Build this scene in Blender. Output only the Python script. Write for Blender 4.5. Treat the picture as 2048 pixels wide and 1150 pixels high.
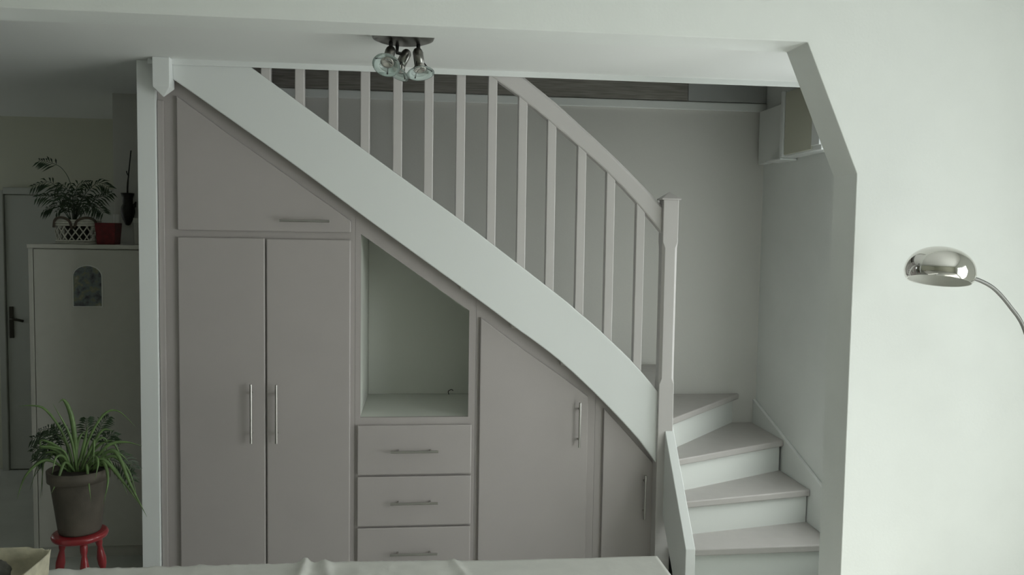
import bpy, bmesh, math, random
from mathutils import Vector, Matrix, noise
random.seed(7)
S = bpy.context.scene
COL = S.collection
for o in list(bpy.data.objects): bpy.data.objects.remove(o)

# ------------------------------------------------------------------ camera
F = 1650.0
YAW, PITCH, ROLL = math.radians(6.24), math.radians(3.55), math.radians(0.873)
CAM = Vector((0, -4.0, 1.7))
fw = Vector((math.sin(YAW)*math.cos(PITCH), math.cos(YAW)*math.cos(PITCH), -math.sin(PITCH)))
r0 = Vector((math.cos(YAW), -math.sin(YAW), 0)); u0 = r0.cross(fw)
rt = math.cos(ROLL)*r0 + math.sin(ROLL)*u0; up = rt.cross(fw)
cd = bpy.data.cameras.new('camera'); cam = bpy.data.objects.new('camera', cd); COL.objects.link(cam)
M = Matrix((rt, up, -fw)).transposed().to_4x4(); M.translation = CAM
cam.matrix_world = M
cd.sensor_fit = 'HORIZONTAL'; cd.sensor_width = 36; cd.lens = 36*F/2048; cd.clip_start = .05
S.camera = cam

def P(x, y, X=None, Y=None, Z=None):
    """point of the world seen at photo pixel (x, y) on the plane X, Y or Z = const"""
    d = rt*((x-1024)/F) - up*((y-575)/F) + fw
    for i, v in enumerate((X, Y, Z)):
        if v is not None: return CAM + d*((v-CAM[i])/d[i])

# ------------------------------------------------------------------ light
W = bpy.data.worlds.new('sky'); S.world = W; W.use_nodes = True
bg = W.node_tree.nodes['Background']
bg.inputs[0].default_value = (.88, .95, .95, 1); bg.inputs[1].default_value = 1.2
XL, XR, YB = -4.4, 3.0, -6.4                              # extent of the living room
WY0, WY1, WZ0, WZ1 = -4.6, -2.1, .12, 2.25                # wide window in its right-hand wall
ld = bpy.data.lights.new('daylight', 'AREA'); ld.shape = 'RECTANGLE'
ld.size = WZ1-WZ0; ld.size_y = WY1-WY0; ld.energy = 84; ld.color = (.95, 1, .982)
lo = bpy.data.objects.new('daylight', ld); COL.objects.link(lo)
lo.location = (XR+.25, (WY0+WY1)/2, (WZ0+WZ1)/2); lo.rotation_euler = (0, math.radians(90), 0)
sd = bpy.data.lights.new('sun', 'SUN'); sd.energy = 10; sd.angle = math.radians(1); sd.color = (1, .99, .95)
so = bpy.data.objects.new('sun', sd); COL.objects.link(so)
so.rotation_euler = Vector((-.75, .55, -.9)).to_track_quat('-Z', 'Y').to_euler()
def window_light(name, loc, size, rot, energy, col=(.95, 1, .982)):
    d = bpy.data.lights.new(name, 'AREA'); d.shape = 'RECTANGLE'; d.size, d.size_y = size; d.energy = energy; d.color = col
    o = bpy.data.objects.new(name, d); COL.objects.link(o); o.location = loc; o.rotation_euler = rot
SY0, SY1, SZ0, SZ1 = -.79, -.03, .45, 2.2                 # window at the foot of the stair, behind the right pier
window_light('stair_daylight', (2.24, (SY0+SY1)/2, (SZ0+SZ1)/2), (SZ1-SZ0, SY1-SY0), (0, math.radians(90), 0), 13.5)
KY0, KY1, KZ0, KZ1 = .9, 1.9, 1.0, 2.05                   # unseen hall window on the far left, added to light the hall wall
window_light('hall_fill_light', (XL-.14, (KY0+KY1)/2, (KZ0+KZ1)/2), (KZ1-KZ0, KY1-KY0), (0, math.radians(-90), 0), 1.1)
S.view_settings.view_transform = 'Standard'; S.view_settings.look = 'None'
S.view_settings.gamma = 1; S.view_settings.use_curve_mapping = False
S.view_settings.exposure = 0.12

# ------------------------------------------------------------------ materials
MATS = {}
def mat(name, col, rough=.5, metal=0, noise_amt=0, scale=20, bump=0, bscale=200, spec=.5, trans=0, ior=1.45, stretch=None, coat=0):
    if name in MATS: return MATS[name]
    m = bpy.data.materials.new(name); m.use_nodes = True; nt = m.node_tree; b = nt.nodes['Principled BSDF']
    b.inputs['Base Color'].default_value = (*col, 1); b.inputs['Roughness'].default_value = rough
    b.inputs['Metallic'].default_value = metal; b.inputs['Specular IOR Level'].default_value = spec
    b.inputs['Transmission Weight'].default_value = trans; b.inputs['IOR'].default_value = ior
    b.inputs['Coat Weight'].default_value = coat
    tc = nt.nodes.new('ShaderNodeTexCoord'); src = tc.outputs['Object']
    if stretch:
        mp = nt.nodes.new('ShaderNodeMapping'); mp.inputs['Scale'].default_value = stretch
        nt.links.new(src, mp.inputs[0]); src = mp.outputs[0]
    if noise_amt:
        n = nt.nodes.new('ShaderNodeTexNoise'); n.inputs['Scale'].default_value = scale; n.inputs['Detail'].default_value = 5
        nt.links.new(src, n.inputs[0])
        r = nt.nodes.new('ShaderNodeValToRGB')
        r.color_ramp.elements[0].position = .3; r.color_ramp.elements[1].position = .7
        r.color_ramp.elements[0].color = (*[max(0, c*(1-noise_amt)) for c in col], 1)
        r.color_ramp.elements[1].color = (*[min(1, c*(1+noise_amt)) for c in col], 1)
        nt.links.new(n.outputs[0], r.inputs[0]); nt.links.new(r.outputs[0], b.inputs['Base Color'])
    if bump:
        n2 = nt.nodes.new('ShaderNodeTexNoise'); n2.inputs['Scale'].default_value = bscale; n2.inputs['Detail'].default_value = 3
        nt.links.new(src, n2.inputs[0])
        bp = nt.nodes.new('ShaderNodeBump'); bp.inputs['Strength'].default_value = bump; bp.inputs['Distance'].default_value = .002
        nt.links.new(n2.outputs[0], bp.inputs['Height']); nt.links.new(bp.outputs[0], b.inputs['Normal'])
    MATS[name] = m
    return m
PLASTER = mat('white_plaster', (.79, .81, .785), .85, bump=.25, bscale=90, noise_amt=.015, scale=6)
CEIL = mat('ceiling_white', (.79, .80, .78), .8, bump=.15, bscale=120)
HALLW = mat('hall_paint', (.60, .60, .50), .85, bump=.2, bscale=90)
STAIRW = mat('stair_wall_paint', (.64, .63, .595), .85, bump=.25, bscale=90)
WHITE = mat('white_paint', (.80, .82, .81), .27, bump=.05, bscale=60)
TAUPE = mat('taupe_paint', (.435, .40, .39), .36, bump=.06, bscale=80, noise_amt=.02, scale=5)
LTAUPE = mat('pale_taupe_paint', (.56, .535, .525), .3, bump=.05, bscale=80)
TREAD = mat('tread_paint', (.50, .475, .455), .42, bump=.08, bscale=60, noise_amt=.03, scale=12)
RISERP = mat('riser_paint', (.78, .80, .77), .6, bump=.05, bscale=60)
NICHE = mat('niche_paint', (.70, .715, .665), .7, bump=.1)
STEEL = mat('brushed_steel', (.46, .45, .43), .32, 1)
CHROME = mat('chrome', (.72, .70, .67), .05, 1)
DARKM = mat('dark_metal', (.05, .05, .048), .4, .8)
NICKEL = mat('satin_nickel', (.24, .235, .22), .28, 1)
POLE = mat('dull_steel', (.20, .20, .19), .45, .7)
FLOOR = mat('floor_tile', (.52, .53, .49), .45, noise_amt=.08, scale=3, bump=.05)
WOOD = mat('grey_wood', (.25, .235, .21), .6, noise_amt=.35, scale=6, stretch=(1.2, 8, 40), bump=.2, bscale=20)
GPANEL = mat('grey_panel', (.42, .43, .42), .6)
CLOTH = mat('cloth_cream', (.66, .655, .62), .55, noise_amt=.05, scale=14, bump=.5, bscale=40)
RED = mat('red_lacquer', (.22, .013, .018), .28, noise_amt=.15, scale=12, coat=.3)
REDPOT = mat('red_pot', (.13, .010, .012), .35, noise_amt=.3, scale=40)
TERRA = mat('grey_brown_pot', (.075, .064, .05), .7, noise_amt=.35, scale=9, bump=.2)
SOIL = mat('soil', (.03, .024, .018), .95, bump=.8, bscale=120)
LEAF1 = mat('palm_green', (.024, .045, .019), .5, noise_amt=.3, scale=30)
LEAF2 = mat('spider_green', (.115, .185, .065), .45, noise_amt=.35, scale=25)
STEMG = mat('stem_green', (.07, .10, .04), .6)
WICKER = mat('white_wicker', (.58, .57, .50), .65, noise_amt=.12, scale=60)
ROPE = mat('brown_rope', (.10, .08, .06), .9, bump=.6, bscale=150)
DARKV = mat('dark_vase', (.022, .018, .015), .55, noise_amt=.3, scale=40, bump=.4, bscale=60)
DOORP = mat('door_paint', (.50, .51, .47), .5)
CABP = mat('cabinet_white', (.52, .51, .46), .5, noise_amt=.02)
BRONZE = mat('bronze_plate', (.05, .045, .035), .4, .6)
WAX = mat('white_ceramic', (.7, .7, .66), .4)
GAP = mat('gap_dark', (.02, .02, .02), .9)
BREAD = mat('beige_bread', (.36, .31, .22), .8, noise_amt=.2, scale=30, bump=.5, bscale=60)
DARKC = mat('dark_cloth', (.05, .05, .04), .8, noise_amt=.3, scale=40)
CREAMB = mat('cream_basket', (.47, .44, .33), .6, noise_amt=.18, scale=28, bump=.7, bscale=50)
GLASS = mat('frosted_glass', (.80, .90, .87), .12, trans=.75, ior=1.35)
PANE = bpy.data.materials.new('window_glass'); PANE.use_nodes = True
_n = PANE.node_tree; _n.nodes.clear()
_o = _n.nodes.new('ShaderNodeOutputMaterial'); _mx = _n.nodes.new('ShaderNodeMixShader')
_t = _n.nodes.new('ShaderNodeBsdfTransparent'); _g = _n.nodes.new('ShaderNodeBsdfGlossy')
_g.inputs['Roughness'].default_value = .02; _mx.inputs[0].default_value = .06
_n.links.new(_t.outputs[0], _mx.inputs[1]); _n.links.new(_g.outputs[0], _mx.inputs[2]); _n.links.new(_mx.outputs[0], _o.inputs[0])

# ------------------------------------------------------------------ helpers
ORG = {}
def link(name, me, m, parent=None, origin=None):
    o = bpy.data.objects.new(name, me); COL.objects.link(o)
    if m: me.materials.append(m)
    if parent is not None:
        org = ORG[parent]; o.parent = parent; ORG[o] = org
    else:
        vs = me.vertices
        xs = [v.co.x for v in vs]; ys = [v.co.y for v in vs]; zs = [v.co.z for v in vs]
        org = origin or Vector(((min(xs)+max(xs))/2, (min(ys)+max(ys))/2, min(zs)))
        o.location = org; ORG[o] = org
    me.transform(Matrix.Translation(-Vector(org)))
    return o
def fin(bm, name, m, parent=None, smooth=False, bevel=0, seg=2, sub=0):
    bmesh.ops.recalc_face_normals(bm, faces=bm.faces)
    me = bpy.data.meshes.new(name); bm.to_mesh(me); bm.free()
    o = link(name, me, m, parent)
    if smooth:
        for p in me.polygons: p.use_smooth = True
    if bevel:
        b = o.modifiers.new('bevel', 'BEVEL'); b.width = bevel; b.segments = seg; b.limit_method = 'ANGLE'; b.angle_limit = math.radians(30)
    if sub:
        s = o.modifiers.new('sub', 'SUBSURF'); s.levels = sub; s.render_levels = sub
    return o
def b_box(bm, x, y, z):
    vs = [bm.verts.new((X, Y, Z)) for X in x for Y in y for Z in z]
    for f in ((0,1,3,2),(4,6,7,5),(0,4,5,1),(2,3,7,6),(0,2,6,4),(1,5,7,3)): bm.faces.new([vs[i] for i in f])
def b_prism(bm, poly, ax, a, b):
    def pt(p, t): return {'X': (t, p[0], p[1]), 'Y': (p[0], t, p[1]), 'Z': (p[0], p[1], t)}[ax]
    A = [bm.verts.new(pt(p, a)) for p in poly]; B = [bm.verts.new(pt(p, b)) for p in poly]
    bm.faces.new(A); bm.faces.new(B[::-1]); n = len(poly)
    for i in range(n): bm.faces.new((A[i], B[i], B[(i+1) % n], A[(i+1) % n]))
def b_tube(bm, pts, r, n=8, caps=True):
    pts = [Vector(p) for p in pts]; rs = r if isinstance(r, (list, tuple)) else [r]*len(pts)
    rings = []; prev = None
    for i, p in enumerate(pts):
        t = (pts[min(i+1, len(pts)-1)] - pts[max(i-1, 0)]).normalized()
        if prev is None:
            a = t.cross(Vector((0, 0, 1)))
            if a.length < .1: a = t.cross(Vector((0, 1, 0)))
        else: a = prev - t*prev.dot(t)
        a.normalize(); prev = a; b = t.cross(a)
        rings.append([bm.verts.new(p + (a*math.cos(2*math.pi*k/n) + b*math.sin(2*math.pi*k/n))*rs[i]) for k in range(n)])
    for i in range(len(rings)-1):
        for k in range(n): bm.faces.new((rings[i][k], rings[i][(k+1) % n], rings[i+1][(k+1) % n], rings[i+1][k]))
    if caps: bm.faces.new(rings[0][::-1]); bm.faces.new(rings[-1])
def b_lathe(bm, prof, mtx=Matrix(), n=32):
    rings = []
    for r, z in prof:
        if r < 1e-5: rings.append([bm.verts.new(mtx @ Vector((0, 0, z)))])
        else: rings.append([bm.verts.new(mtx @ Vector((r*math.cos(2*math.pi*k/n), r*math.sin(2*math.pi*k/n), z))) for k in range(n)])
    for A, B in zip(rings, rings[1:]):
        for k in range(n):
            k2 = (k+1) % n
            if len(A) == 1 and len(B) == 1: continue
            if len(A) == 1: bm.faces.new((A[0], B[k], B[k2]))
            elif len(B) == 1: bm.faces.new((A[k], A[k2], B[0]))
            else: bm.faces.new((A[k], A[k2], B[k2], B[k]))
def box(name, x, y, z, m, parent=None, bevel=0): bm = bmesh.new(); b_box(bm, x, y, z); return fin(bm, name, m, parent, bevel=bevel)
def prism(name, poly, ax, a, b, m, parent=None, bevel=0): bm = bmesh.new(); b_prism(bm, poly, ax, a, b); return fin(bm, name, m, parent, bevel=bevel)
def tube(name, pts, r, m, parent=None, n=10): bm = bmesh.new(); b_tube(bm, pts, r, n); return fin(bm, name, m, parent, smooth=True)
def lathe(name, prof, m, parent=None, mtx=Matrix(), n=32, smooth=True):
    bm = bmesh.new(); b_lathe(bm, prof, mtx, n); o = fin(bm, name, m, parent, smooth=smooth)
    return o
def tag(o, label, cat, group=None):
    o['label'] = label; o['category'] = cat
    if group: o['group'] = group
    return o
def thing(name, label, cat, loc, group=None):
    o = bpy.data.objects.new(name, None); COL.objects.link(o); o.location = loc; ORG[o] = Vector(loc); o.empty_display_size = .05
    return tag(o, label, cat, group)
def struct(o, label=None):
    o['kind'] = 'structure'
    if label: o['label'] = label
    return o
def lerp(pts, x):
    if x <= pts[0][0]: a, b = pts[0], pts[1]
    elif x >= pts[-1][0]: a, b = pts[-2], pts[-1]
    else:
        for a, b in zip(pts, pts[1:]):
            if a[0] <= x <= b[0]: break
    return a[1] + (b[1]-a[1])*(x-a[0])/(b[0]-a[0])
def bez(pts, n):
    """Catmull-Rom through the points"""
    pts = [Vector(p) for p in pts]; q = [pts[0]*2-pts[1]] + pts + [pts[-1]*2-pts[-2]]; out = []
    seg = len(pts)-1
    for i in range(n+1):
        t = i/n*seg; k = min(int(t), seg-1); t -= k; a, b, c, d = q[k:k+4]
        out.append(.5*((2*b) + (c-a)*t + (2*a-5*b+4*c-d)*t*t + (3*b-a-3*c+d)*t**3))
    return out

# ------------------------------------------------------------------ the setting
CZ = 2.475          # ceiling over the stair zone
struct(box('floor', (XL, XR), (YB, 2.3), (-.1, 0), FLOOR), 'plain grey tiled floor')
# wall with the wide chamfered opening
prism_w = [(XL, 0), (-1.57, 0), (-1.57, 2.44), (1.421, 2.44), (1.636, 1.957), (1.636, 0), (XR+.7, 0), (XR+.7, 4.2), (XL, 4.2)]  # unseen left jamb set to darken hall; extra end and height block sun
struct(prism('wall_front', prism_w, 'Y', -1.01, -.83, PLASTER, bevel=.003), 'white wall with a wide opening and chamfered corner')
def holed(name, x0, x1, ya, yb, za, zb, y0, y1, z0, z1, m):
    bm = bmesh.new(); b_box(bm, (x0, x1), (ya, y0), (za, zb)); b_box(bm, (x0, x1), (y1, yb), (za, zb))
    b_box(bm, (x0, x1), (y0, y1), (z1, zb)); b_box(bm, (x0, x1), (y0, y1), (za, z0)); return struct(fin(bm, name, m))
def side_window(name, x0, x1, y0, y1, z0, z1, t=.05):
    w = bpy.data.objects.new(name, None); COL.objects.link(w); w.location = (x0, (y0+y1)/2, z0); ORG[w] = w.location.copy(); w['kind'] = 'structure'
    bm = bmesh.new(); b_box(bm, (x0, x1), (y0, y0+t), (z0, z1)); b_box(bm, (x0, x1), (y1-t, y1), (z0, z1))
    b_box(bm, (x0, x1), (y0+t, y1-t), (z0, z0+t)); b_box(bm, (x0, x1), (y0+t, y1-t), (z1-t, z1)); fin(bm, 'window_frame', WHITE, w)
    xm = (x0+x1)/2; box('pane', (xm-.002, xm+.002), (y0+t, y1-t), (z0+t, z1-t), PANE, w)
holed('wall_left', XL-.1, XL, YB, 2.3, 0, 3.0, KY0, KY1, KZ0, KZ1, HALLW); side_window('hall_fill_window', XL-.08, XL-.04, KY0, KY1, KZ0, KZ1)
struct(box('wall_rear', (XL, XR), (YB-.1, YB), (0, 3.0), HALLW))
bm = bmesh.new(); xw = (XR, XR+.15)
b_box(bm, xw, (YB, WY0), (0, 3)); b_box(bm, xw, (WY1, -1.012), (0, 3))
b_box(bm, xw, (WY0, WY1), (WZ1, 3)); b_box(bm, xw, (WY0, WY1), (0, WZ0))
struct(fin(bm, 'wall_right', PLASTER))
win = bpy.data.objects.new('window_1', None); COL.objects.link(win); win.location = (XR+.08, (WY0+WY1)/2, WZ0); ORG[win] = win.location.copy(); win['kind'] = 'structure'
bm = bmesh.new(); t = .06; xw = (XR+.06, XR+.12)
b_box(bm, xw, (WY0, WY0+t), (WZ0, WZ1)); b_box(bm, xw, (WY1-t, WY1), (WZ0, WZ1))
b_box(bm, xw, (WY0+t, WY1-t), (WZ0, WZ0+t)); b_box(bm, xw, (WY0+t, WY1-t), (WZ1-t, WZ1))
ys = [WY0+t + (WY1-WY0-2*t)*k/3 for k in range(4)]
for y in ys[1:3]: b_box(bm, xw, (y-.04, y+.04), (WZ0+t, WZ1-t))
fin(bm, 'window_frame', WHITE, win)
for k in range(3): box('pane', (XR+.088, XR+.092), (ys[k]+(.04 if k else 0), ys[k+1]-(.04 if k < 2 else 0)), (WZ0+t, WZ1-t), PANE, win)
struct(box('ceiling', (XL, XR), (YB, -1.01), (3.0, 3.1), CEIL))
# lower ceiling / upper floor slab around the stairwell
bm = bmesh.new()
b_box(bm, (XL, 2.1), (-.83, -.075), (CZ, 2.62)); b_box(bm, (XL, -1.24), (-.075, 2.3), (CZ, 2.62))
struct(fin(bm, 'ceiling_low', CEIL), 'white low ceiling over the stair zone')
struct(box('trim_1', (-1.235, 2.1), (-.083, -.075), (2.45, 2.62), WHITE, bevel=.002), 'white strip along the stairwell edge')
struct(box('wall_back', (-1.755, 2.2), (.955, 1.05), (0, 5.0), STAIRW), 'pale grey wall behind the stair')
holed('wall_stair_side', 2.1, 2.2, -.83, .955, 0, 5.0, SY0, SY1, SZ0, SZ1, PLASTER); side_window('window_2', 2.13, 2.17, SY0, SY1, SZ0, SZ1)
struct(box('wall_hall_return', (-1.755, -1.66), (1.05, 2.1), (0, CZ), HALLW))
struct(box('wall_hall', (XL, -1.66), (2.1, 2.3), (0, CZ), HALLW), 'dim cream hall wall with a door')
# stairwell upstairs
struct(box('wall_upper_front', (-1.24, 2.1), (-.15, -.076), (3.6, 5.0), PLASTER))
struct(box('wall_upper_front_low', (-2.2, 2.1), (-.83, -.73), (2.62, 5.0), PLASTER))
struct(box('wall_upper_left', (-2.3, -2.2), (-.83, 1.05), (2.62, 5.0), PLASTER))
struct(box('wall_upper_back', (-2.2, -1.755), (.955, 1.05), (2.62, 5.0), PLASTER))
struct(box('ceiling_upper', (-2.3, 2.2), (-.83, 1.05), (5.0, 5.1), CEIL))
# moulding and boards at upper floor level on the back wall
struct(box('trim_2', (-1.2, 2.1), (.937, .955), (2.487, 2.535), PLASTER, bevel=.004), 'painted moulding strip on the back wall')
struct(box('trim_3', (-1.2, 1.60), (.94, .955), (2.54, 2.80), WOOD, bevel=.002), 'grey grained wood board above the moulding')
struct(box('trim_4', (1.602, 2.1), (.94, .955), (2.54, 2.80), GPANEL, bevel=.002), 'plain grey board beside the wood board')
# end of the partition on the left of the cupboards
struct(box('trim_5', (-1.3, -1.219), (-.03, .60), (0, CZ), WHITE, bevel=.002), 'white post at the end of the cupboards')

# hall door
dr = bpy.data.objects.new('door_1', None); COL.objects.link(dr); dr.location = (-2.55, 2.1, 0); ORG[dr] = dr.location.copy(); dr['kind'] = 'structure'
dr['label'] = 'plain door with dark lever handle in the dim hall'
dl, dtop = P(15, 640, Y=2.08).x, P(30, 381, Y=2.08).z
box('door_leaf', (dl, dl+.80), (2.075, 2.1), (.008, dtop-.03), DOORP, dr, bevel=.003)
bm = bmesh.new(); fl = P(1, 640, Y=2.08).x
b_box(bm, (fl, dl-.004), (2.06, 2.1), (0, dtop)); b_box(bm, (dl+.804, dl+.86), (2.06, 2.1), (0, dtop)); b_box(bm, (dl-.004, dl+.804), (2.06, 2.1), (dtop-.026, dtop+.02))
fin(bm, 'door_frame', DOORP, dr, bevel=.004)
pa, pb = P(18, 613, Y=2.07), P(28, 676, Y=2.07)
hp = box('handle_plate', (pa.x, pb.x), (2.066, 2.075), (pb.z, pa.z), BRONZE, dr, bevel=.003)
la, lb = P(22, 638, Y=2.04), P(48, 642, Y=2.04)
tube('lever', [(la.x, 2.07, la.z), (la.x, 2.035, la.z), (la.x+.02, 2.03, la.z), (lb.x, 2.03, lb.z)], .009, BRONZE, hp)

# small boxed cupboard and pipe casing high on the stair side wall
t = thing('wall_cupboard', 'small white wall cupboard high up beside the stair, under the stairwell edge', 'cupboard', (2.05, .27, 2.165))
box('body', (2.008, 2.099), (.03, .49), (2.165, 2.53), WHITE, t, bevel=.003)
box('stile', (1.992, 2.008), (.455, .49), (2.165, 2.53), WHITE, t, bevel=.003)
box('door', (2.0, 2.008), (.125, .45), (2.175, 2.52), HALLW, t, bevel=.002)
box('side_panel', (1.996, 2.008), (.032, .118), (2.19, 2.52), WHITE, t, bevel=.002)
t = thing('pipe_casing', 'white boxed pipe casing in the upper stair corner with a small ledge', 'casing', (2.07, .7, 2.15))
box('casing', (2.055, 2.099), (.492, .936), (2.165, 2.486), PLASTER, t, bevel=.002)
box('ledge', (2.0, 2.099), (.492, .70), (2.153, 2.165), WHITE, t, bevel=.003)

# ------------------------------------------------------------------ staircase
H = .184
YS = -.071
LOW = [(-1.13,2.388),(-.906,2.233),(-.595,2.016),(-.245,1.761),(.27,1.393)] + [(q.x, q.z) for q in (P(x, y, Y=YS) for x, y in ((1040,662),(1070,683),(1114,717),(1143.5,743),(1173,770.5),(1217,814),(1276,878),(1314,929)))]
UPP = [(-.778,2.449),(-.247,2.073),(.179,1.774),(.37,1.634)] + [(q.x, q.z) for q in (P(x, y, Y=YS) for x, y in ((1129,600),(1152,620),(1188,650),(1217.5,677.5),(1262,720.5),(1291,753),(1317,785)))]
def fine(pts, x0, x1, n):
    v = bez([(p[0], p[1], 0) for p in pts], 240); v = [(q.x, q.y) for q in v]
    return [(x0+(x1-x0)*i/n, lerp(v, x0+(x1-x0)*i/n)) for i in range(n+1)]
st = thing('staircase', 'white and taupe quarter-turn wooden staircase rising to the left over the cupboards', 'staircase', (1.3, 0, 0))
lowl = fine(LOW, -1.13, 1.17, 46); uppl = fine(UPP, -.95, 1.17, 42)
prism('outer_string', [(-1.13, 2.57)] + lowl + uppl[::-1], 'Y', -.071, -.026, WHITE, st, bevel=.005)
# balusters
RL = [(.333,2.44),(.44,2.368),(.583,2.261),(.727,2.146),(.867,2.03),(1.017,1.885),(1.165,1.722)]
RU = [(.48,2.439),(.631,2.325),(.887,2.108),(1.014,1.991),(1.165,1.846)]
for x in (-.720,-.568,-.416,-.270,-.120,.025,.175,.325,.470,.611,.759,.903,1.054):
    w = .0215
    zb = [lerp(uppl, x-w)-.003, lerp(uppl, x+w)-.003]; zt = [lerp(RL, x-w)+.004, lerp(RL, x+w)+.004]
    prism('baluster', [(x-w, zb[0]), (x+w, zb[1]), (x+w, zt[1]), (x-w, zt[0])], 'Y', -.069, -.028, LTAUPE, st, bevel=.004)
rl = fine([(-.77, lerp(RL, -.77))]+RL, -.77, 1.165, 40); ru = fine([(-.77, lerp(RU, -.77))]+RU, -.77, 1.165, 40)
hr = prism('handrail', rl + ru[::-1], 'Y', -.072, -.024, LTAUPE, st, bevel=.008)
prism('rail_cap', [(a, b-.012) for a, b in ru] + [(a, b+.012) for a, b in ru[::-1]], 'Y', -.058, -.008, LTAUPE, hr, bevel=.006)
# upper newel, behind the ceiling edge
box('upper_newel', (-.845, -.765), (-.073, -.005), (2.5, 3.45), LTAUPE, st, bevel=.004)
# drop newel under the ceiling
bm = bmesh.new(); x0, x1, y0, y1, zb = -1.204, -1.129, -.118, -.043, 2.345
top = [bm.verts.new((x, y, CZ)) for x, y in ((x0,y0),(x1,y0),(x1,y1),(x0,y1))]
bot = [bm.verts.new((x, y, zb)) for x, y in ((x0,y0),(x1,y0),(x1,y1),(x0,y1))]
ap = bm.verts.new(((x0+x1)/2, (y0+y1)/2, 2.302)); bm.faces.new(top)
for k in range(4):
    bm.faces.new((top[k], bot[k], bot[(k+1) % 4], top[(k+1) % 4])); bm.faces.new((bot[k], ap, bot[(k+1) % 4]))
fin(bm, 'drop_newel', WHITE, st, bevel=.003)
# main newel with chamfered shaft
def newel_ring(bm, z, c, x0=1.160, x1=1.236, y0=-.092, y1=-.016):
    return [bm.verts.new(p+(z,)) for p in ((x0+c,y0),(x1-c,y0),(x1,y0+c),(x1,y1-c),(x1-c,y1),(x0+c,y1),(x0,y1-c),(x0,y0+c))]
bm = bmesh.new(); rs = []
for z, c in ((0,.002),(.985,.002),(1.015,.013),(1.655,.013),(1.685,.002),(1.888,.002)): rs.append(newel_ring(bm, z, c))
for a, b in zip(rs, rs[1:]):
    for k in range(8): bm.faces.new((a[k], a[(k+1) % 8], b[(k+1) % 8], b[k]))
bm.faces.new(rs[0][::-1]); bm.faces.new(rs[-1])
nw = fin(bm, 'newel_post', LTAUPE, st, bevel=.0015)
bm = bmesh.new(); e = .010
lo_ = [bm.verts.new((x, y, 1.888)) for x, y in ((1.160-e,-.092-e),(1.236+e,-.092-e),(1.236+e,-.016+e),(1.160-e,-.016+e))]
hi_ = [bm.verts.new((x, y, 1.894)) for x, y in ((1.160-e,-.092-e),(1.236+e,-.092-e),(1.236+e,-.016+e),(1.160-e,-.016+e))]
ap = bm.verts.new((1.198, -.054, 1.928)); bm.faces.new(lo_[::-1])
for k in range(4):
    bm.faces.new((lo_[k], lo_[(k+1) % 4], hi_[(k+1) % 4], hi_[k])); bm.faces.new((hi_[k], hi_[(k+1) % 4], ap))
fin(bm, 'newel_cap', LTAUPE, nw)
# lower string in front of the newel
prism('front_string', [(-.05,.775),(-.075,.775),(-.455,.297),(-.455,0),(-.36,0),(-.05,.37)], 'X', 1.197, 1.242, WHITE, st, bevel=.003)
# treads and risers
def tread(n, poly): return prism('tread', poly, 'Z', n*H-.036, n*H, TREAD, st, bevel=.006)
def riser(n, a, b, off=.028, th=.018):
    a = Vector(a); b = Vector(b); d = (b-a).normalized(); nn = Vector((-d.y, d.x))
    q = [a+nn*off, b+nn*off, b+nn*(off+th), a+nn*(off+th)]
    z0 = (n-1)*H if n > 1 else 0
    return prism('riser', [tuple(v) for v in q], 'Z', z0, n*H-.036, RISERP, st)
SX = 2.078
def ext(a, b, x): return (x, a[1] + (b[1]-a[1])*(x-a[0])/(b[0]-a[0]))
n1 = ((1.244, -.172), (SX, -.155))
t2 = ((1.335, -.005), (2.107, .154)); n2 = (ext(*t2, 1.244), ext(*t2, SX))
t3 = ((1.33, .118), (2.087, .494)); n3 = (ext(*t3, 1.244), ext(*t3, SX))
t4 = ((1.347, .261), (1.91, .869)); y = .953; n4 = (ext(*t4, 1.244), (1.347+(y-.261)*(1.91-1.347)/(.869-.261), y))
n5 = ((1.20, .13), (1.455, .953))
bk = .075
def off(p, d): return (p[0]+d[0], p[1]+d[1])
tread(1, [n1[0], n1[1], off(n2[1], (0, .05)), off(n2[0], (0, .05))]); riser(1, *n1)
tread(2, [n2[0], n2[1], off(n3[1], (0, .05)), off(n3[0], (0, .05))]); riser(2, *n2)
tread(3, [n3[0], n3[1], (SX, .953), off(n4[1], (-.08, 0)), off(n4[0], (-.0, .09))]); riser(3, *n3)
tread(4, [n4[0], n4[1], (1.39, .953), (1.16, .17)]); riser(4, n4[0], off(n4[1], (-.02, -.02)))
tread(5, [(1.245, .0), n5[0] if False else (1.225, .13), n5[1], (.93, .953), (.93, -.02), (1.155, -.02)]); riser(5, (1.225, .13), off(n5[1], (-.005, -.02)))
for n in range(6, 15):
    xn = .97-(n-6)*.2475
    tread(n, [(xn, -.025), (xn, .953), (xn-.29, .953), (xn-.29, -.025)])
    riser(n, (xn, -.025), (xn, .953))
prism('wall_string', [(.953,.50),(.953,.70),(.133,.453),(-.14,.37),(-.14,0),(.3,0)], 'X', 2.079, 2.099, PLASTER, st, bevel=.003)

# ------------------------------------------------------------------ under-stair cupboards
def zl(x): return lerp(lowl, x)
def slope(x0, x1, dz, n=8): return [(x0+(x1-x0)*i/n, zl(x0+(x1-x0)*i/n)+dz) for i in range(n+1)]
def frame_poly(x0, x1, z0=0.0, dz=.03): return [(x0, z0)] + [(x1, z0)] + slope(x0, x1, dz)[::-1]
def handle(parent, a, b, yf=-.02, out=.034, r=.0058):
    a = Vector((a[0], yf-out, a[1])); b = Vector((b[0], yf-out, b[1])); d = (b-a).normalized()
    bm = bmesh.new(); b_tube(bm, [a, b], r, 10)
    L = (b-a).length
    for s in (.16, .84):
        p = a + d*L*s; b_tube(bm, [p, (p.x, yf+.001, p.z)], r*.85, 8)
    return fin(bm, 'handle', STEEL, parent, smooth=False)
D = -.02
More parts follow.
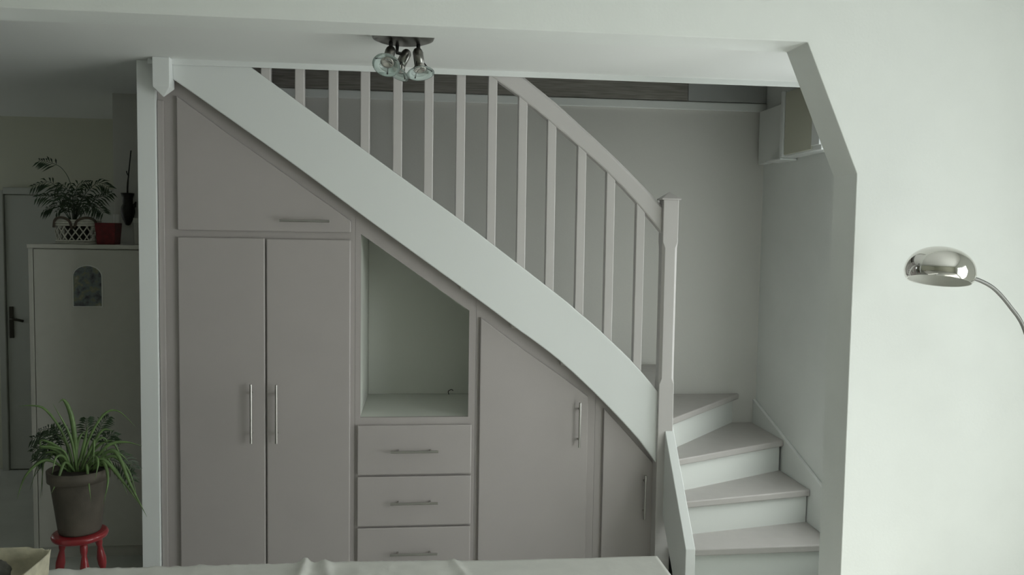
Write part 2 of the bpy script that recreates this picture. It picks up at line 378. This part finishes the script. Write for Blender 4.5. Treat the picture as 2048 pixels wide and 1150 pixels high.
# tall wardrobe unit
u = thing('wardrobe_cupboard', 'tall taupe built-in wardrobe with double doors and a triangular flap door above', 'cupboard', (-.77, .3, 0))
prism('frame', frame_poly(-1.217, -.318, .0), 'Y', 0, .02, TAUPE, u)
prism('carcass', [(-1.21, .0), (-.322, .0)] + slope(-1.10, -.322, .0)[::-1] + [(-1.21, 2.36)], 'Y', .021, .60, TAUPE, u)
box('filler_strip', (-1.217, -1.189), (-.012, 0), (0, 2.30), TAUPE, u, bevel=.003)
f = prism('flap_door', [(-1.130, 1.706), (-.337, 1.706), (-.337, 1.762)] + [(x, z) for x, z in ((-.603,1.948),(-.76,2.058),(-.916,2.167),(-1.130,2.322))], 'Y', D, -.001, TAUPE, u, bevel=.005)
handle(f, (-.662, 1.757), (-.434, 1.757))
f = box('door', (-1.130, -.7355), (D, -.001), (.045, 1.673), TAUPE, u, bevel=.005); handle(f, (-.795, .706), (-.795, .988))
f = box('door', (-.7285, -.338), (D, -.001), (.045, 1.671), TAUPE, u, bevel=.005); handle(f, (-.679, .704), (-.679, .984))
# niche and drawers
u = thing('drawer_cupboard', 'taupe built-in unit with an open white niche above three wide drawers', 'cupboard', (-.03, .3, 0))
bm = bmesh.new(); NX0, NX1, NZ = -.2915, .2305, .813
b_box(bm, (-.317, NX0), (0, .02), (0, zl(-.30)+.03)); b_box(bm, (NX1, .264), (0, .02), (0, zl(.25)+.03))
b_box(bm, (NX0, NX1), (0, .02), (0, NZ))
b_prism(bm, [(NX0, 1.70), (NX1, 1.336)] + [(x, z) for x, z in slope(NX0, NX1, .03)[::-1]], 'Y', 0, .02)
fin(bm, 'frame', TAUPE, u)
bm = bmesh.new(); NXR = .345
b_box(bm, (NX0-.018, NX0-.001), (.02, .62), (NZ, 1.70)); b_box(bm, (NXR, NXR+.018), (.02, .62), (NZ, 1.25))
b_prism(bm, [(NX0, NZ), (NXR, NZ), (NXR, 1.255), (NX0, 1.70)], 'Y', .60, .62)
b_box(bm, (NX0-.018, NXR+.018), (.02, .62), (NZ-.018, NZ-.001))
b_prism(bm, [(NX0-.018, 1.7126), (NXR+.018, 1.234), (NXR+.018, 1.252), (NX0-.018, 1.73)], 'Y', .02, .62)
fin(bm, 'niche_lining', NICHE, u)
box('carcass', (-.312, .259), (.021, .62), (0, NZ-.02), TAUPE, u)
for z0, z1, hz in ((.535, .778, .655), (.281, .526, .401), (.028, .272, .149)):
    f = box('drawer', (-.304, .247), (D, -.001), (z0, z1), TAUPE, u, bevel=.005); handle(f, (-.143, hz), (.085, hz))
# sloping door units
u = thing('sloping_cupboard', 'taupe cupboard with one wide door sloping under the stair, beside the drawers', 'cupboard', (.56, .3, 0))
prism('frame', frame_poly(.265, .864), 'Y', 0, .02, TAUPE, u)
prism('carcass', [(.37, 0), (.86, 0)] + slope(.37, .86, -.005)[::-1], 'Y', .021, .60, TAUPE, u)
f = prism('door', [(.284, .045), (.825, .045), (.825, .912), (.714, .995), (.60, 1.076), (.486, 1.155), (.284, 1.306)], 'Y', D, -.001, TAUPE, u, bevel=.005)
handle(f, (.777, .667), (.777, .890))
u = thing('end_cupboard', 'small taupe cupboard with a low pointed door next to the newel post', 'cupboard', (1.02, .3, 0))
prism('frame', frame_poly(.865, 1.195, dz=.03), 'Y', 0, .02, TAUPE, u)
prism('carcass', [(.87, 0), (1.19, 0)] + slope(.87, 1.19, -.005)[::-1], 'Y', .021, .60, TAUPE, u)
f = prism('door', [(.905, .045), (1.174, .045), (1.174, .560), (1.115, .627), (1.053, .695), (.98, .774), (.905, .854)], 'Y', D, -.001, TAUPE, u, bevel=.004)
handle(f, (1.116, .298), (1.116, .522))
# small wire stub in the niche
w = P(898, 787, Y=.56)
tag(tube('wire_stub', bez([(w.x, .57, NZ), (w.x-.004, .57, NZ+.018), (w.x+.012, .56, NZ+.03), (w.x+.022, .565, NZ+.024)], 12), .0022, DARKM, n=6),
    'short bent dark wire standing at the back of the open niche', 'wire')

# ------------------------------------------------------------------ ceiling spotlight
sp = thing('ceiling_spotlight', 'brushed metal ceiling fixture with three glass-shaded spots', 'ceiling light', (-.08, -.75, CZ))
lathe('ceiling_plate', [(0, CZ), (.121, CZ), (.122, CZ-.012), (.116, CZ-.026), (.10, CZ-.032), (0, CZ-.033)], NICKEL, sp, Matrix.Translation((-.08, -.75, 0)), 48)
def spot(stem, head, aim):
    stem = Vector(stem); head = Vector(head); aim = Vector(aim).normalized()
    q = aim.to_track_quat('Z', 'Y').to_matrix().to_4x4(); mt = Matrix.Translation(head) @ q
    # head: capsule whose axis is the aim; z=0 top, opens at z=.075
    b = lathe('lamp_holder', [(0, 0), (.008, .001), (.014, .005), (.0185, .013), (.020, .022), (.020, .074), (.017, .074), (.016, .06), (0, .06)], NICKEL, sp, mt, 24)
    k = bmesh.new(); b_tube(k, [stem, stem + Vector((0, 0, -.03)), head + aim*.022], .0075, 10); b_tube(k, [head+aim*.022-Vector((.02,0,0)), head+aim*.022+Vector((.02,0,0))], .006, 8)
    fin(k, 'joint', DARKM, b, smooth=True)
    g = lathe('glass_shade', [(.026, .092), (.040, .098), (.053, .108), (.054, .111), (.040, .102), (.026, .096), (.026, .092)], GLASS, sp, mt, 36)
    for j in range(3):
        a = 2*math.pi*j/3 + .4; bm = bmesh.new()
        b_tube(bm, [mt @ Vector((.018*math.cos(a), .018*math.sin(a), .066)), mt @ Vector((.030*math.cos(a), .030*math.sin(a), .088)), mt @ Vector((.046*math.cos(a), .046*math.sin(a), .106))], .003, 6)
        fin(bm, 'prong', DARKM, sp)
    lathe('bulb', [(0, .062), (.014, .062), (.020, .075), (.026, .093), (.025, .096), (.018, .094), (.008, .088), (0, .087)], CHROME, sp, mt, 28)
spot((-.128, -.72, 2.445), (-.126, -.705, 2.425), (-.12, -.55, -.62))
spot((-.105, -.665, 2.445), (-.062, -.655, 2.430), (-.42, -.22, -.88))
spot((-.022, -.70, 2.445), (-.026, -.70, 2.428), (.12, -.30, -.9))

# ------------------------------------------------------------------ arc lamp
al = thing('arc_floor_lamp', 'chrome arc floor lamp with a round dome shade against the white wall', 'floor lamp', (2.22, -1.35, 0))
ctr = P(1879, 546, Y=-1.35)
mt = Matrix.Translation(ctr) @ Matrix.Rotation(math.radians(10), 4, 'Y') @ Matrix.Rotation(math.radians(-9), 4, 'X')
prof = [(.101, -.028), (.107, -.020)]; rr, hh, ex = .112, .090, 2.15
for i in range(25):
    a = math.pi/2*i/24; prof.append((rr*max(0, math.cos(a))**(2/ex), hh*max(0, math.sin(a))**(2/ex)))
prof[-1] = (0, hh)
lathe('lamp_shade', prof, CHROME, al, mt, 64)
lathe('shade_lining', [(0, hh-.004)] + [(r-.004, z-.003) for r, z in prof[::-1][1:-1] if r > .006] + [(.097, -.0275), (.101, -.028)], WAX, al, mt, 64)
tp = [P(1934, 553, Y=-1.35), P(1962, 562, Y=-1.35), P(1990, 579, Y=-1.35), P(2020, 613, Y=-1.35), P(2048, 657, Y=-1.35)]
tp += [tp[-1] + Vector((.055, 0, -.16)), tp[-1] + Vector((.09, 0, -.36)), Vector((2.21, -1.35, .80)), Vector((2.22, -1.35, .4)), Vector((2.22, -1.35, .03))]
tube('arc_pole', bez(tp, 80), .0068, POLE, al, 12)
lathe('base', [(0, 0), (.15, 0), (.15, .012), (.13, .026), (.03, .034), (0, .034)], CHROME, al, Matrix.Translation((2.22, -1.35, 0)), 48)

# ------------------------------------------------------------------ table with cloth
TX0, TX1, TY0, TY1, TZ = -1.50, .70, -2.55, -1.645, .742
tb = thing('dining_table', 'long dining table hidden under a pale cloth', 'table', ((TX0+TX1)/2, (TY0+TY1)/2, 0))
box('table_top', (TX0, TX1), (TY0, TY1), (TZ-.03, TZ), WHITE, tb, bevel=.004)
for x in (TX0+.08, TX1-.08):
    for y in (TY0+.08, TY1-.08): box('leg', (x-.03, x+.03), (y-.03, y+.03), (0, TZ-.03), WHITE, tb, bevel=.004)
bm = bmesh.new(); HG = .20; nx, ny = 260, 110; grid = []
def cloth(u, v):
    x = min(max(u, TX0-.012), TX1+.012); y = min(max(v, TY0-.012), TY1+.012)
    ox = max(TX0-.012-u, u-TX1-.012, 0); oy = max(TY0-.012-v, v-TY1-.012, 0); o = max(ox, oy)
    wv = .012*math.sin(u*22+math.sin(v*9)) + .012*math.sin(v*24+math.sin(u*7))
    k = min(o/.12, 1)
    if ox > 0: x += (1 if u > 0 else -1)*(.02*k + wv*k) * (ox/max(o, 1e-6))
    if oy > 0: y += (1 if v > TY1 else -1)*(.02*k + wv*k) * (oy/max(o, 1e-6))
    z = TZ + .004 - math.hypot(ox, oy)*.93 if o else TZ + .004
    # gathered creases near the far edge, left half
    lf = 1/(1+math.exp((u-.05)*14))
    z += (1-k)*(lf*.0075*(1+(.6*noise.noise((u*24+v*9, v*22, 1.0)) + .5*abs(noise.noise((u*60-v*30, v*45, 2.0))))) + .0012*(1+noise.noise((u*9, v*9, 4.0))))
    z += (1-k)*(.017*math.exp(-((u+.325)/.013)**2) + .009*math.exp(-((u+.27+.2*(v-TY1))/.016)**2) + .006*math.exp(-((u-.10+.25*(v-TY1))/.010)**2))
    return (x, y, z)
for i in range(nx+1):
    u = TX0-HG + (TX1-TX0+2*HG)*i/nx; row = []
    for j in range(ny+1):
        v = TY0-HG + (TY1-TY0+2*HG)*j/ny; row.append(bm.verts.new(cloth(u, v)))
    grid.append(row)
for i in range(nx):
    for j in range(ny): bm.faces.new((grid[i][j], grid[i+1][j], grid[i+1][j+1], grid[i][j+1]))
tag(fin(bm, 'tablecloth', CLOTH, smooth=True), 'pale cream tablecloth with gathered creases draped over the dining table', 'tablecloth')
# basket on the table
bt = thing('bread_basket', 'cream cloth-lined basket standing on the table', 'basket', (-1.15, -1.85, TZ+.024))
bm = bmesh.new(); n = 64; zc = TZ+.024
def rect(k, hx, hy, e=5):
    a = 2*math.pi*k/n; c, s = math.cos(a), math.sin(a)
    return (hx*abs(c)**(2/e)*(1 if c >= 0 else -1), hy*abs(s)**(2/e)*(1 if s >= 0 else -1))
levels = [(.93, 0, 0), (.96, .03, 0), (.98, .065, 0), (.99, .082, 0), (1.0, .090, 0), (.965, .088, 1), (.94, .06, 1), (.92, .035, 1), (.88, .012, 1)]
rings = []
for s, z, inn in levels:
    ring = []
    for k in range(n):
        x, y = rect(k, .172*s, .115*s, 9); w = .006*noise.noise((x*40, y*40, z*30)) + (.003*math.sin(k*1.7) if .05 < z and not inn else 0)*.5
        ring.append(bm.verts.new((-1.135+x*(1+w*3), -1.85+y*(1+w*3), zc+z+(w*1.2 if z > .05 else 0))))
    rings.append(ring)
for a, b in zip(rings, rings[1:]):
    for k in range(n): bm.faces.new((a[k], a[(k+1) % n], b[(k+1) % n], b[k]))
bm.faces.new(rings[0][::-1]); bm.faces.new(rings[-1])
fin(bm, 'basket_body', CREAMB, bt, smooth=True)
def lump(name, c, s, m, seed, label, cat):
    bm = bmesh.new(); bmesh.ops.create_icosphere(bm, subdivisions=4, radius=1)
    for v in bm.verts:
        d = v.co.copy(); q = 1+.22*noise.noise(d*1.6+Vector((seed, 0, 0)))+.08*noise.noise(d*5+Vector((seed, 0, 0)))
        v.co = Vector((d.x*s[0]*q, d.y*s[1]*q, d.z*s[2]*q)) + Vector(c)
    return tag(fin(bm, name, m, smooth=True), label, cat)
lump('bread_roll', (-1.19, -1.90, zc+.055), (.06, .045, .038), BREAD, 3, 'beige crusty bread roll lying in the cream basket', 'bread')
lump('napkin', (-1.07, -1.84, zc+.052), (.04, .045, .042), DARKC, 8, 'crumpled dark napkin stuffed beside the bread roll', 'napkin')

# ------------------------------------------------------------------ hall cabinet and what stands on it
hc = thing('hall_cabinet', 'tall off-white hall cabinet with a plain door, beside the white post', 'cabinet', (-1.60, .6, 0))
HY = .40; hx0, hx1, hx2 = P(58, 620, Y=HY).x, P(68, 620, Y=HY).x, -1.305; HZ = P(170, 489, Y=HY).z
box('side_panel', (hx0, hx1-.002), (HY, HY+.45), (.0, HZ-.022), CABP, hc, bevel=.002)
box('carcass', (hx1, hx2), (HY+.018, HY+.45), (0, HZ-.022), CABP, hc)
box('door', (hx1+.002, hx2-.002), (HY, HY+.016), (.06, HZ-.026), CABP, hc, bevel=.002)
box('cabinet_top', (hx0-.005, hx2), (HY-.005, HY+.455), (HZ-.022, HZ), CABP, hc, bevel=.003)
# arched plaque (its picture replaced by a plain blur of colour)
pm = bpy.data.materials.new('plaque_picture'); pm.use_nodes = True; nt = pm.node_tree; b = nt.nodes['Principled BSDF']; b.inputs['Roughness'].default_value = .35
tc = nt.nodes.new('ShaderNodeTexCoord'); ns = nt.nodes.new('ShaderNodeTexNoise'); ns.inputs['Scale'].default_value = 28; ns.inputs['Detail'].default_value = 3
nt.links.new(tc.outputs['Object'], ns.inputs[0]); cr = nt.nodes.new('ShaderNodeValToRGB'); els = cr.color_ramp.elements
els[0].position = .30; els[0].color = (.02, .02, .022, 1); els[1].position = .75; els[1].color = (.34, .33, .28, 1)
e_ = els.new(.42); e_.color = (.09, .095, .10, 1); e_ = els.new(.52); e_.color = (.15, .17, .17, 1); e_ = els.new(.60); e_.color = (.19, .195, .13, 1)
nt.links.new(ns.outputs[0], cr.inputs[0]); nt.links.new(cr.outputs[0], b.inputs['Base Color'])
pc = P(177, 614, Y=HY); pz1 = P(177, 530, Y=HY).z; pw = (P(207, 600, Y=HY).x-P(147, 600, Y=HY).x)/2; ph = pz1-pc.z
pl = thing('arched_plaque', 'small arched picture plaque with a white rim on the hall cabinet door', 'plaque', (pc.x, HY-.003, pc.z))
def arch(hw, z0, zs, zt, n=14): return [(pc.x-hw, z0), (pc.x+hw, z0), (pc.x+hw, zs)] + [(pc.x+hw*math.cos(math.pi*i/n), zs+(zt-zs)*math.sin(math.pi*i/n)) for i in range(1, n)] + [(pc.x-hw, zs)]
prism('rim', arch(pw, pc.z, pc.z+ph*.72, pz1), 'Y', HY-.008, HY-.0005, WAX, pl, bevel=.0015)
prism('picture', arch(pw-.005, pc.z+.005, pc.z+ph*.72, pz1-.005), 'Y', HY-.0095, HY-.0075, pm, pl)

# plants ------------------------------------------------------------
def b_frond(bm, pts, n=16, ll=.06, w=.006, start=.25, droop=.35, both=True, seed=0):
    rnd = random.Random(seed); c = bez(pts, 40)
    b_tube(bm, c, [.0022*(1-.6*i/40) for i in range(41)], 5)
    for i in range(n):
        t = start+(1-start)*(i+.5)/n; k = min(int(t*40), 39); p = c[k]; tg = (c[k+1]-c[k]).normalized()
        side = tg.cross(Vector((0, -.75, .65))).normalized()
        L = ll*(.55+.45*math.sin(math.pi*min(1, .15+t*.85)))*rnd.uniform(.85, 1.1)
        for s in ((1, -1) if both else (1,)):
            d = (side*s*.85 + tg*.65 + Vector((0, rnd.uniform(-.25, .25), 0))).normalized()
            e = p+d*L+Vector((0, 0, -droop*L)); m_ = p+d*L*.5+Vector((0, 0, -droop*L*.2))
            wv = d.cross(Vector((0, -1, .15))).normalized()*w
            v = [bm.verts.new(q) for q in (p, m_+wv, e, m_-wv)]
            bm.faces.new(v)
def b_leaf(bm, pts, w, n=16, facing=Vector((.15, -1, .35))):
    c = bez(pts, n); L = []
    for i, p in enumerate(c):
        t = i/n; tg = (c[min(i+1, n)]-c[max(i-1, 0)]).normalized(); sd = tg.cross(facing)
        if sd.length < .05: sd = Vector((1, 0, 0))
        sd.normalize(); ww = w*(.55+.45*math.sin(math.pi*min(1, t*1.15)))*(1-t**4)+.0003
        nn = sd.cross(tg)*(.25*ww)
        L.append([bm.verts.new(p-sd*ww-nn), bm.verts.new(p+nn), bm.verts.new(p+sd*ww-nn)])
    for a, b in zip(L, L[1:]):
        for k in range(2): bm.faces.new((a[k], a[k+1], b[k+1], b[k]))
def solid(o, th=.0006):
    m_ = o.modifiers.new('thick', 'SOLIDIFY'); m_.thickness = th; return o

# palm in wicker basket on the cabinet
CY = HY+.13; BC = P(156, 488, Y=CY); CX, CZT = BC.x, HZ
bk_ = thing('wicker_basket', 'white openwork wicker basket with brown rope loops on the hall cabinet', 'basket', (CX, CY, CZT))
A_, B_ = .110, .08
def el(a, z, s=1.0): return Vector((CX+A_*s*math.cos(a), CY+B_*s*math.sin(a), CZT+z))
bm = bmesh.new()
ringp = lambda z, s: [el(2*math.pi*k/40, z, s) for k in range(41)]
for z, s, r in ((.006, .90, .006), (.017, .93, .005), (.098, 1.0, .006), (.110, 1.02, .006), (.121, 1.0, .006)): b_tube(bm, ringp(z, s), r, 6, False)
fin(bm, 'rim', WICKER, bk_, smooth=True)
bm = bmesh.new()
for k in range(18):
    for s in (1, -1):
        a0 = 2*math.pi*k/18; b_tube(bm, [el(a0+s*.62*i/8, (.012+.09*i/8), .93+.06*i/8) for i in range(9)], .0036, 5, False)
o = fin(bm, 'lattice', WICKER, bk_, smooth=True); o['kind'] = 'stuff'
bm = bmesh.new(); b_prism(bm, [(CX+A_*.88*math.cos(2*math.pi*k/40), CY+B_*.88*math.sin(2*math.pi*k/40)) for k in range(40)], 'Z', CZT+.0, CZT+.006); fin(bm, 'base', WICKER, bk_)
for sx in (-1, 1):
    bm = bmesh.new(); a0 = -math.pi/2 + sx*.55 + .1
    b_tube(bm, bez([el(a0-.5, .085, 1.09), el(a0-.4, .118, 1.09), el(a0-.15, .134, 1.09), el(a0+.15, .134, 1.09), el(a0+.4, .118, 1.09), el(a0+.5, .075, 1.09)], 20), .0065, 8); fin(bm, 'rope_loop', ROPE, bk_, smooth=True)
pp = thing('parlour_palm', 'dark green parlour palm growing in the white wicker basket', 'potted plant', (CX, CY, CZT+.007))
lathe('inner_pot', [(0, .008), (.050, .008), (.062, .10), (.058, .10), (.054, .09), (0, .09)], DARKC, pp, Matrix.Translation((CX, CY, CZT)), 28)
lathe('soil', [(0, .092), (.05, .092), (.054, .088), (0, .088)], SOIL, pp, Matrix.Translation((CX, CY, CZT)), 24)
PF = [([(148,440),(142,372),(125,338),(100,325),(76,321)], 9, .055, .62, False), ([(142,440),(128,392),(98,364),(62,374)], 14, .055, .3, True),
      ([(152,440),(168,392),(196,366),(220,376)], 14, .055, .3, True), ([(150,440),(176,405),(204,392),(224,384)], 13, .05, .3, True),
      ([(142,440),(118,404),(95,392),(72,394)], 11, .045, .3, True), ([(142,442),(118,412),(102,414),(86,422)], 10, .045, .3, True),
      ([(154,442),(182,408),(198,416),(208,426)], 11, .045, .3, True), ([(150,440),(150,395),(158,368),(180,364)], 12, .05, .3, True),
      ([(146,440),(140,395),(128,372),(112,374)], 12, .05, .3, True), ([(148,440),(144,410),(130,396),(118,400)], 10, .045, .2, True),
      ([(152,440),(158,410),(166,394),(178,398)], 10, .045, .2, True), ([(150,442),(148,415),(142,398),(132,412)], 10, .045, .15, True), ([(150,442),(154,415),(162,405),(170,420)], 10, .045, .15, True)]
PF += [([(149,442),(144,420),(128,412),(112,424)], 10, .042, .2, True), ([(151,442),(156,420),(176,410),(190,424)], 10, .042, .2, True), ([(149,442),(147,405),(150,385),(160,380)], 11, .045, .2, True)]
for i, (px, n_, ll, stt, bo) in enumerate(PF):
    dy = [0, .0, -.03, .05, -.06, .06, -.07, .03, -.05, -.09, .07, -.10, -.08, .02, -.09, -.02][i]
    pts = [P(x, y, Y=CY+dy*k/(len(px)-1)) for k, (x, y) in enumerate(px)]
    bm = bmesh.new(); b_frond(bm, pts, max(7, int(n_*.8)), ll*1.4, .0046, stt, .45 if i else .25, True, i); fin(bm, 'frond', LEAF1, pp)

# red pot, candle, box
RY = HY+.11; rp = P(217.5, 488, Y=RY)
t = thing('red_pot', 'square dark red flower pot beside the wicker basket', 'pot', (rp.x, RY, CZT))
def frustum(bm, c, h0, h1, z0, z1, mt=None):
    vs = []
    for hh_, z in ((h0, z0), (h1, z1)):
        for sx, sy in ((-1,-1),(1,-1),(1,1),(-1,1)): vs.append(bm.verts.new((c[0]+sx*hh_, c[1]+sy*hh_, z)))
    return vs
bm = bmesh.new(); c_ = (rp.x, RY)
q = frustum(bm, c_, .043, .051, CZT, CZT+.112) + frustum(bm, c_, .039, .047, CZT+.006, CZT+.112)
bm.faces.new(q[0:4][::-1])
for k in range(4):
    k2 = (k+1) % 4
    bm.faces.new((q[k], q[k2], q[4+k2], q[4+k])); bm.faces.new((q[8+k2], q[8+k], q[12+k], q[12+k2])); bm.faces.new((q[4+k], q[4+k2], q[12+k2], q[12+k]))
bm.faces.new(q[8:12]); fin(bm, 'pot_body', REDPOT, t, bevel=.002)
box('soil', (rp.x-.0455, rp.x+.0455), (RY-.0455, RY+.0455), (CZT+.09, CZT+.098), SOIL, t)
cp = P(234, 470, Y=HY+.25)
tag(lathe('candle', [(0, CZT), (.017, CZT), (.017, CZT+.158), (.015, CZT+.160), (.012, CZT+.155), (0, CZT+.155)], WAX, None, Matrix.Translation((cp.x, HY+.25, 0)), 24), 'slim white pillar candle standing behind the red pot', 'candle')
bp_ = P(266, 450, Y=HY+.2)
t = thing('storage_box', 'small pale grey lidded box on the hall cabinet next to the white post', 'box', (-1.40, HY+.26, CZT))
box('box_body', (bp_.x+.003, -1.311), (HY+.203, HY+.32), (CZT, CZT+.115), CABP, t, bevel=.002); box('lid', (bp_.x, -1.308), (HY+.20, HY+.323), (CZT+.115, CZT+.142), CABP, t, bevel=.002)

# hanging vase on the wall
vp = P(254, 388, Y=.90)
hv = thing('hanging_vase', 'dark pointed vase hung on the hall wall', 'vase', (vp.x, .90, vp.z-.20))
zt = P(250, 386, Y=.9).z; zb = P(254, 451, Y=.9).z; hgt = zt-zb
lathe('vase_body', [(0, zb), (.012, zb+.003), (.028, zb+hgt*.2), (.038, zb+hgt*.42), (.036, zb+hgt*.56), (.027, zb+hgt*.68), (.028, zb+hgt*.85), (.036, zb+hgt), (.032, zb+hgt), (.023, zb+hgt*.85), (.018, zb+hgt*.7), (0, zb+hgt*.65)], DARKV, hv, Matrix.Translation((vp.x, .91, 0)), 28)
tube('ear', [(vp.x+.022, .91, zb+hgt*.55), (vp.x+.04, .905, zb+hgt*.62), (vp.x+.046, .905, zb+hgt*.74)], [.012, .010, .004], DARKV, hv)
tw = thing('twig', 'long thin bare twig standing in the dark hanging vase', 'twig', (vp.x, .91, zb+hgt*.66))
tube('stem', bez([(vp.x, .91, zb+hgt*.66), P(255, 375, Y=.91), P(258, 340, Y=.91), P(262, 301, Y=.91)], 16), [.005]*8+[.0035]*9, DARKV, tw, 6)
tube('side_shoot', bez([P(257, 352, Y=.91), P(254, 346, Y=.905), P(253, 342, Y=.905)], 5), .003, DARKV, tw, 5)

# red stool with potted spider plant
SXc, SYc = -1.352, -.60; SZ = .497
rs_ = thing('red_stool', 'small red round wooden stool with turned legs carrying a plant pot', 'stool', (SXc, SYc, 0))
lathe('seat', [(0, SZ-.030), (.088, SZ-.030), (.100, SZ-.023), (.104, SZ-.012), (.100, SZ-.003), (.091, SZ), (0, SZ)], RED, rs_, Matrix.Translation((SXc, SYc, 0)), 48)
for ang in (-58, 38, 176):
    a = math.radians(ang); d = Vector((math.cos(a), math.sin(a), 0)); top = Vector((SXc, SYc, SZ-.028))+d*.066; bot = Vector((SXc, SYc, 0))+d*.125
    ax = (bot-top); L = ax.length; q = ax.to_track_quat('Z', 'Y').to_matrix().to_4x4()
    prof = [(0, 0), (.013, 0), (.014, .02), (.0135, .035), (.0095, .052), (.013, .072), (.0175, .10), (.0165, .125), (.010, .15), (.012, .165), (.0185, .195), (.012, .225), (.018, .25), (.018, .30), (.013, .36), (.011, L-.02), (.009, L), (0, L)]
    lathe('leg', prof, RED, rs_, Matrix.Translation(top) @ q, 16)
pt_ = thing('spider_plant', 'spider plant with arching leaves and palm sprigs in a grey-brown pot on red stool', 'potted plant', (SXc, SYc, SZ+.001))
lathe('pot', [(0, SZ+.001), (.074, SZ+.001), (.078, SZ+.01), (.103, SZ+.205), (.104, SZ+.21), (.114, SZ+.213), (.116, SZ+.255), (.108, SZ+.255), (.104, SZ+.235), (0, SZ+.235)], TERRA, pt_, Matrix.Translation((SXc, SYc, 0)), 40)
lathe('soil', [(0, SZ+.24), (.10, SZ+.238), (.103, SZ+.236), (0, SZ+.236)], SOIL, pt_, Matrix.Translation((SXc, SYc, 0)), 24)
SL = [([(152,944),(150,885),(142,830),(128,800),(117,806)], .0095, -.02), ([(150,944),(128,872),(92,820),(62,811),(34,813)], .0045, -.03),
      ([(160,944),(176,882),(206,830),(236,822),(270,852)], .005, .02), ([(154,944),(140,872),(105,806)], .005, -.05),
      ([(168,944),(214,892),(250,884),(284,892)], .006, .03), ([(178,944),(226,900),(262,972),(294,1034)], .007, -.10),
      ([(142,944),(92,920),(52,950),(33,1000)], .006, -.06), ([(166,944),(202,918),(242,958),(282,1012)], .007, -.07),
      ([(150,944),(130,925),(116,958),(102,988)], .006, -.12), ([(170,944),(173,930),(177,965),(182,1002)], .005, -.13),
      ([(182,944),(206,925),(216,960),(206,1010)], .006, -.11), ([(176,944),(186,905),(188,880),(187,934)], .005, -.08),
      ([(152,944),(165,900),(172,868),(176,850)], .006, -.02), ([(160,944),(185,890),(205,860),(228,862)], .006, .0),
      ([(146,944),(118,905),(85,895),(62,915)], .005, .02), ([(158,944),(200,908),(236,906),(262,930)], .006, .04),
      ([(148,944),(138,900),(128,880),(112,868)], .006, .0), ([(140,944),(128,915),(112,915),(104,950)], .006, -.10),
      ([(170,944),(200,930),(232,940),(255,990)], .006, -.02), ([(156,944),(152,900),(160,872),(172,862)], .007, .03),
      ([(162,944),(186,915),(196,925),(190,960)], .006, -.12), ([(174,944),(222,912),(256,940),(276,1000)], .006, .02)]
rl_ = random.Random(11)
for k in range(12):
    sx = rl_.choice((-1, 1)); ex = 152+sx*rl_.uniform(55, 115); ey = rl_.uniform(880, 1000)
    SL.append(([(152+sx*rl_.uniform(2, 20), 944), (152+sx*rl_.uniform(25, 45), rl_.uniform(880, 915)), (152+sx*rl_.uniform(55, 75), rl_.uniform(875, 920)), (ex, ey)], rl_.uniform(.004, .006), rl_.uniform(-.1, .1)))
for px, w, dy in SL:
    pts = [P(x, y, Y=SYc+dy*k/(len(px)-1)) for k, (x, y) in enumerate(px)]
    bm = bmesh.new(); b_leaf(bm, pts, w); solid(fin(bm, 'leaf', LEAF2, pt_, smooth=True))
SF = [([(130,940),(112,895),(92,872),(62,878)], .04), ([(128,940),(108,905),(86,890),(64,905)], .0), ([(132,940),(118,880),(100,858),(76,862)], .06), ([(126,940),(104,915),(88,908),(74,922)], -.02),
      ([(180,940),(190,885),(202,850),(218,832)], .05), ([(184,940),(206,890),(220,870),(236,872)], .06), ([(176,940),(176,880),(172,850),(174,836)], .06), ([(188,940),(222,910),(250,915),(272,940)], .08), ([(186,940),(214,920),(244,930),(268,965)], .03), ([(140,940),(132,890),(124,866),(112,850)], .08)]
for i, (px, dy) in enumerate(SF):
    pts = [P(x, y, Y=SYc+.02+dy*k/(len(px)-1)) for k, (x, y) in enumerate(px)]
    bm = bmesh.new(); b_frond(bm, pts, 11, .056, .004, .3, .35, True, 50+i); fin(bm, 'frond', LEAF1, pt_)
